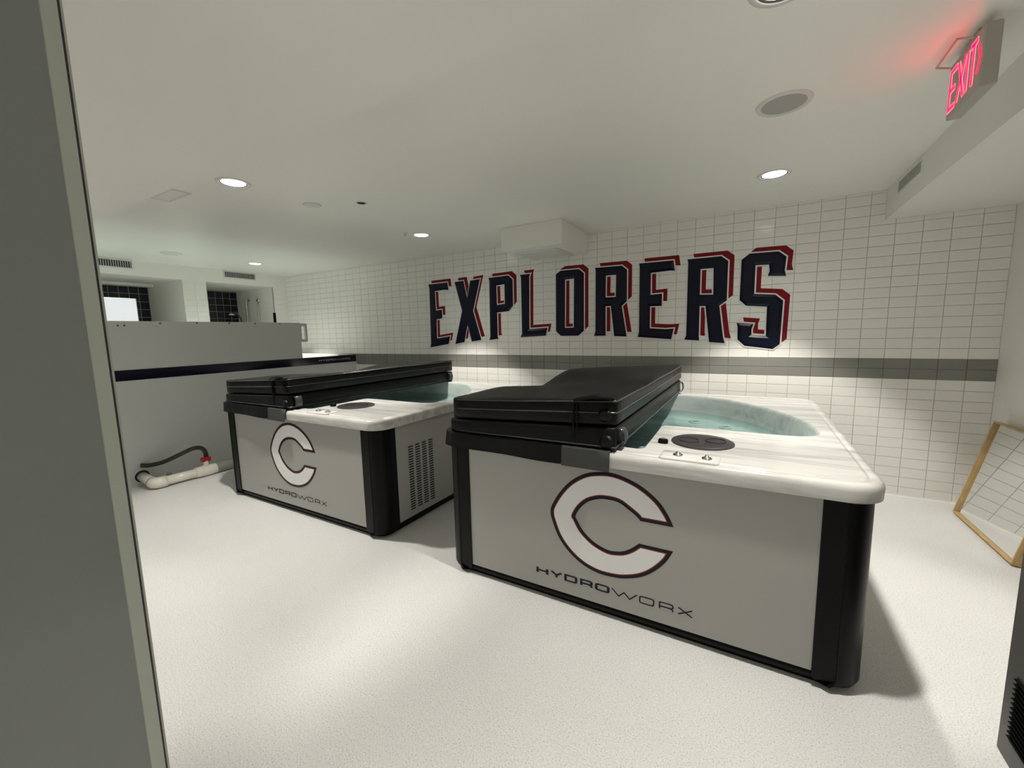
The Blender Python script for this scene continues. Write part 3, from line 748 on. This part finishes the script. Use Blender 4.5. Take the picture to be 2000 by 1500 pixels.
for key, label in (('E', 'navy letter E with red shadow, first and leftmost on the tiled wall'), ('X', 'navy letter X with red shadow on the tiled wall'),
                   ('P', 'navy letter P with red shadow on the tiled wall'), ('L', 'navy letter L with red shadow on the tiled wall'),
                   ('O', 'navy letter O with red shadow on the tiled wall'), ('R', 'navy letter R with red shadow, just right of the O'),
                   ('E2', 'navy letter E with red shadow, between the two letters R'), ('R2', 'navy letter R with red shadow, just left of the S'),
                   ('S', 'navy letter S with red shadow, last and rightmost on the tiled wall')):
    letter(key, label)

# ------------------------------------------------------------------ therapy pool on the left
PXF = -5.45
pool = thing('therapy_pool', 'large grey raised therapy pool with navy stripe along its side', 'pool', (0, 0, 0))
MB().box((PXF-.06, .55, 0), (PXF, 4.49, 1.10)).build('side_panel', 'pool_grey', pool)
MB().box((-7.30, 4.43, 0), (PXF-.06, 4.49, 1.205)).build('end_panel', 'pool_grey', pool)
MB().box((-7.36, .55, 0), (-7.30, 4.49, 1.205)).build('rear_panel', 'pool_grey', pool)
MB().box((-7.30, .55, 0), (PXF-.06, .61, 1.205)).build('end_panel', 'pool_grey', pool)
bd = MB().box((PXF-.06, .55, 1.10), (PXF+.004, 4.49, 1.207), .002).build('stripe', 'pool_band', pool)
up = MB().box((PXF-.05, .55, 1.207), (PXF-.002, 3.588, 1.70), .003).build('splash_panel', 'pool_grey', pool)
for y, z in ((1.655, 1.655), (1.705, 1.655), (2.00, 1.678), (2.34, 1.686), (2.68, 1.684), (2.98, 1.684), (3.3, 1.684)):
    MB().lathe((PXF-.002, y, z), [(.009, 0), (.008, .003), (.001, .004)], 12, axis='x', caps=(False, True)).build('bolt', 'trim_dark', up)
hd = MB(); ol = rrect(3.575, 1.432, 3.690, 1.690, .02, 4); il = rrect(3.606, 1.470, 3.662, 1.652, .012, 4)
hd.prism(ol, [il[::-1]], lambda u, v, d: (PXF-.04+d, u, v), 0, .034); hd.prism(ol, [il[::-1]], lambda u, v, d: (PXF-.04+d, u, v), 0.001, 0.0)
hd.build('handle', 'pool_grey', pool)
MB().box((-7.30, 4.22, 1.150), (PXF-.06, 4.43, 1.222), .008).build('coping', 'trim_white', pool)
MB().box((-7.30, .61, 1.00), (PXF-.06, 4.22, 1.01)).build('pool_water', 'pool_water', pool)
MB().box((-7.30, .61, .30), (PXF-.06, 4.43, .32)).build('pool_bottom', 'pool_liner', pool)
g = lambda u, v, d: (PXF+.004+d, 4.107+u, v)
wordmark(bd, g, 'pool_text', scale=.665, z0=1.141, h=.04, tb=.011, tl=.006)
MB().box((PXF, 1.95, .13), (PXF+.006, 1.98, .24)).build('hatch_edge', 'pool_grey', pool)
MB().lathe((PXF, 1.685, .096), [(.062, .0005), (.062, .002), (.001, .002)], 28, axis='x', caps=(False, True)).build('pipe_hole', 'vent_dark', pool)

# drain pipe with red valve, and the hose above it
pp = thing('drain_pipe', 'white plastic drain pipe with red valve on the floor by the pool', 'pipe', (0, 0, 0))
xr, zp = -5.165, .062
MB().tube([(PXF+.004, 1.685, .092), (-5.32, 1.687, .078), (xr-.05, 1.689, zp+.004)], .047, 18).build('stub', 'pvc', pp, smooth=True)
MB().tube([(xr-.07, 1.689, zp+.003), (xr-.03, 1.690, zp), (xr-.012, 1.700, zp), (xr, 1.722, zp), (xr, 1.78, zp)], .056, 18).build('elbow', 'pvc', pp, smooth=True)
MB().tube([(xr, 1.76, zp), (xr, 2.12, zp)], .046, 18).build('pipe', 'pvc', pp, smooth=True)
MB().tube([(xr, 2.04, zp), (xr, 2.10, zp), (xr, 2.101, zp), (xr, 2.20, zp), (xr, 2.201, zp), (xr, 2.25, zp)], [.056, .056, .060, .060, .055, .055], 18).build('valve_body', 'pvc', pp, smooth=True, angle=40)
vb = MB().tube([(xr, 2.15, zp+.04), (xr, 2.15, zp+.115)], .026, 14).build('valve_stem', 'pvc', pp, smooth=True, angle=50)
MB().box((xr-.026, 2.108, zp+.100), (xr+.026, 2.196, zp+.148), .008).build('valve_handle', 'valve_red', vb)
MB().tube([(xr, 2.24, zp), (xr, 2.62, zp)], .056, 18).build('grey_pipe', 'pvc_grey', pp, smooth=True, angle=40)
MB().tube([(-5.30, 1.86, .0), (-5.30, 1.86, .10)], .022, 14).build('capped_stub', 'pvc_grey', pp, smooth=True, angle=40)
hs = MB(); pts = []
ctrl = [(-5.44, 1.68, .215), (-5.40, 1.74, .205), (-5.28, 1.82, .235), (-5.16, 1.93, .305), (-5.12, 2.03, .345), (-5.13, 2.11, .325), (-5.17, 2.16, .25), (-5.22, 2.18, .14), (-5.25, 2.19, .02)]
for i in range(len(ctrl)-1):
    p0, p1, p2, p3 = (Vector(ctrl[max(i-1, 0)]), Vector(ctrl[i]), Vector(ctrl[i+1]), Vector(ctrl[min(i+2, len(ctrl)-1)]))
    for k in range(5):
        s = k/5; pts.append(.5*((2*p1)+(p2-p0)*s+(2*p0-5*p1+4*p2-p3)*s*s+(3*p1-p0-3*p2+p3)*s**3))
pts.append(Vector(ctrl[-1]))
hs.tube(pts, .022, 14); tag(hs.build('hose', 'rubber', None, smooth=True), 'dark grey flexible hose arching over the white drain pipe', 'hose')

# bright monitor over the pool
mn = thing('monitor', 'bright white monitor screen in front of the left shower niche', 'monitor', (-6.2, 1.915, 1.21))
MB().box((-.025, -.165, .50), (.0, .163, .775), .003).build('casing', 'trim_white', mn)
MB().box((0, -.157, .506), (.0015, .155, .768)).build('screen', 'screen', mn)
MB().tube([(-.03, 0, .60), (-.06, 0, .45), (-.06, 0, -.20)], .022, 12).build('stand', 'steel', mn, smooth=True)

# shower fittings in the right niche
def fitting(name, label, cat): return thing(name, label, cat, (0, 0, 0), 'shower fittings')
gb = fitting('grab_bar', 'upright metal grab bar on the side wall of the right niche', 'grab bar')
MB().tube([(-8.23, 4.43, 2.225), (-8.23, 4.385, 2.225), (-8.23, 4.37, 2.205), (-8.23, 4.37, 1.45), (-8.23, 4.385, 1.43), (-8.23, 4.43, 1.43)], .016, 12).build('bar', 'chrome', gb, smooth=True)
for z in (2.225, 1.43): MB().lathe((-8.23, 4.43, z), [(.034, 0), (.034, -.006), (.016, -.012)], 18, axis='y').build('flange', 'chrome', gb)
sr = fitting('shower_rail', 'slim metal shower rail with round top bracket in the right niche', 'shower rail')
MB().tube([(-7.90, 4.40, 2.17), (-7.90, 4.40, 1.40)], .011, 12).build('rail', 'chrome', sr, smooth=True)
MB().lathe((-7.90, 4.43, 2.19), [(.040, 0), (.040, -.02), (.026, -.038), (.012, -.042), (.001, -.042)], 20, axis='y', caps=(False, True)).build('bracket', 'chrome', sr, smooth=True)
hh = fitting('hand_shower', 'dark curved hand shower held in front of the navy tiles', 'hand shower')
MB().tube([(-8.05, 4.02, 1.94), (-8.04, 4.05, 1.955), (-8.03, 4.10, 1.93), (-8.02, 4.14, 1.86), (-8.02, 4.165, 1.76), (-8.02, 4.17, 1.60), (-8.02, 4.38, 1.5)], [.03, .026, .016, .014, .013, .012, .012], 12).build('handle', 'rubber', hh, smooth=True)
MB().lathe((-8.05, 4.01, 1.925), [(.05, -.012), (.052, 0), (.03, .022), (.001, .026)], 20, caps=(True, True)).build('head', 'chrome', hh, smooth=True)
gs = fitting('edge_profile', 'slim metal edge profile with black catch at the right niche corner', 'trim profile')
MB().box((WX0-.004, 4.424, .02), (WX0+.010, 4.434, 2.392), .001).build('profile', 'steel', gs)
MB().box((WX0+.006, 4.395, 1.70), (WX0+.030, 4.436, 1.945), .003).build('catch', 'black_plastic', gs)

# mirror leaning on the right wall
mr = thing('mirror', 'oak framed mirror leaning against the right wall', 'mirror', (1.452, 4.022, .014))
mr.rotation_euler = (0, math.atan2(.165, .745), 0)
Wm, Hm, Dm, Fw = .86, .765, .055, .011
for nm, a, b in (('frame_rail', (0, -Wm/2, 0), (Dm, Wm/2, Fw)), ('frame_rail', (0, -Wm/2, Hm-Fw), (Dm, Wm/2, Hm)), ('frame_stile', (0, -Wm/2, Fw), (Dm, -Wm/2+Fw, Hm-Fw)), ('frame_stile', (0, Wm/2-Fw, Fw), (Dm, Wm/2, Hm-Fw))):
    MB().box(a, b, .0015).build(nm, 'oak', mr)
MB().box((.020, -Wm/2+Fw, Fw), (.024, Wm/2-Fw, Hm-Fw)).build('glass', 'mirror', mr)

# dark machine cabinet at the right edge
mc = thing('machine_cabinet', 'dark grey floor-standing machine with black louvres at the right edge', 'machine', (1.085, 1.59, 0))
MB().box((-.263, -.385, .0), (.265, .385, 1.12), .004).build('body', 'machine_grey', mc)
MB().box((-.2645, -.345, .085), (-.2632, .318, .325)).build('louvre_back', 'vent_dark', mc)
lv = None
for k in range(13):
    z = .095+k*.0176
    if lv is None:
        m = MB(); m.add([(0, -.345, .0), (0, .315, .0), (-.010, .315, .011), (-.010, -.345, .011), (0, .315, .013), (0, -.345, .013)], [(3, 2, 1, 0), (5, 4, 2, 3), (0, 5, 3), (1, 2, 4)]); lv = m.build('louvre', 'black_plastic', mc); o = lv
    else:
        o = lv.copy(); COL.objects.link(o); o.parent = mc
    o.location = (-.2645, 0, z)
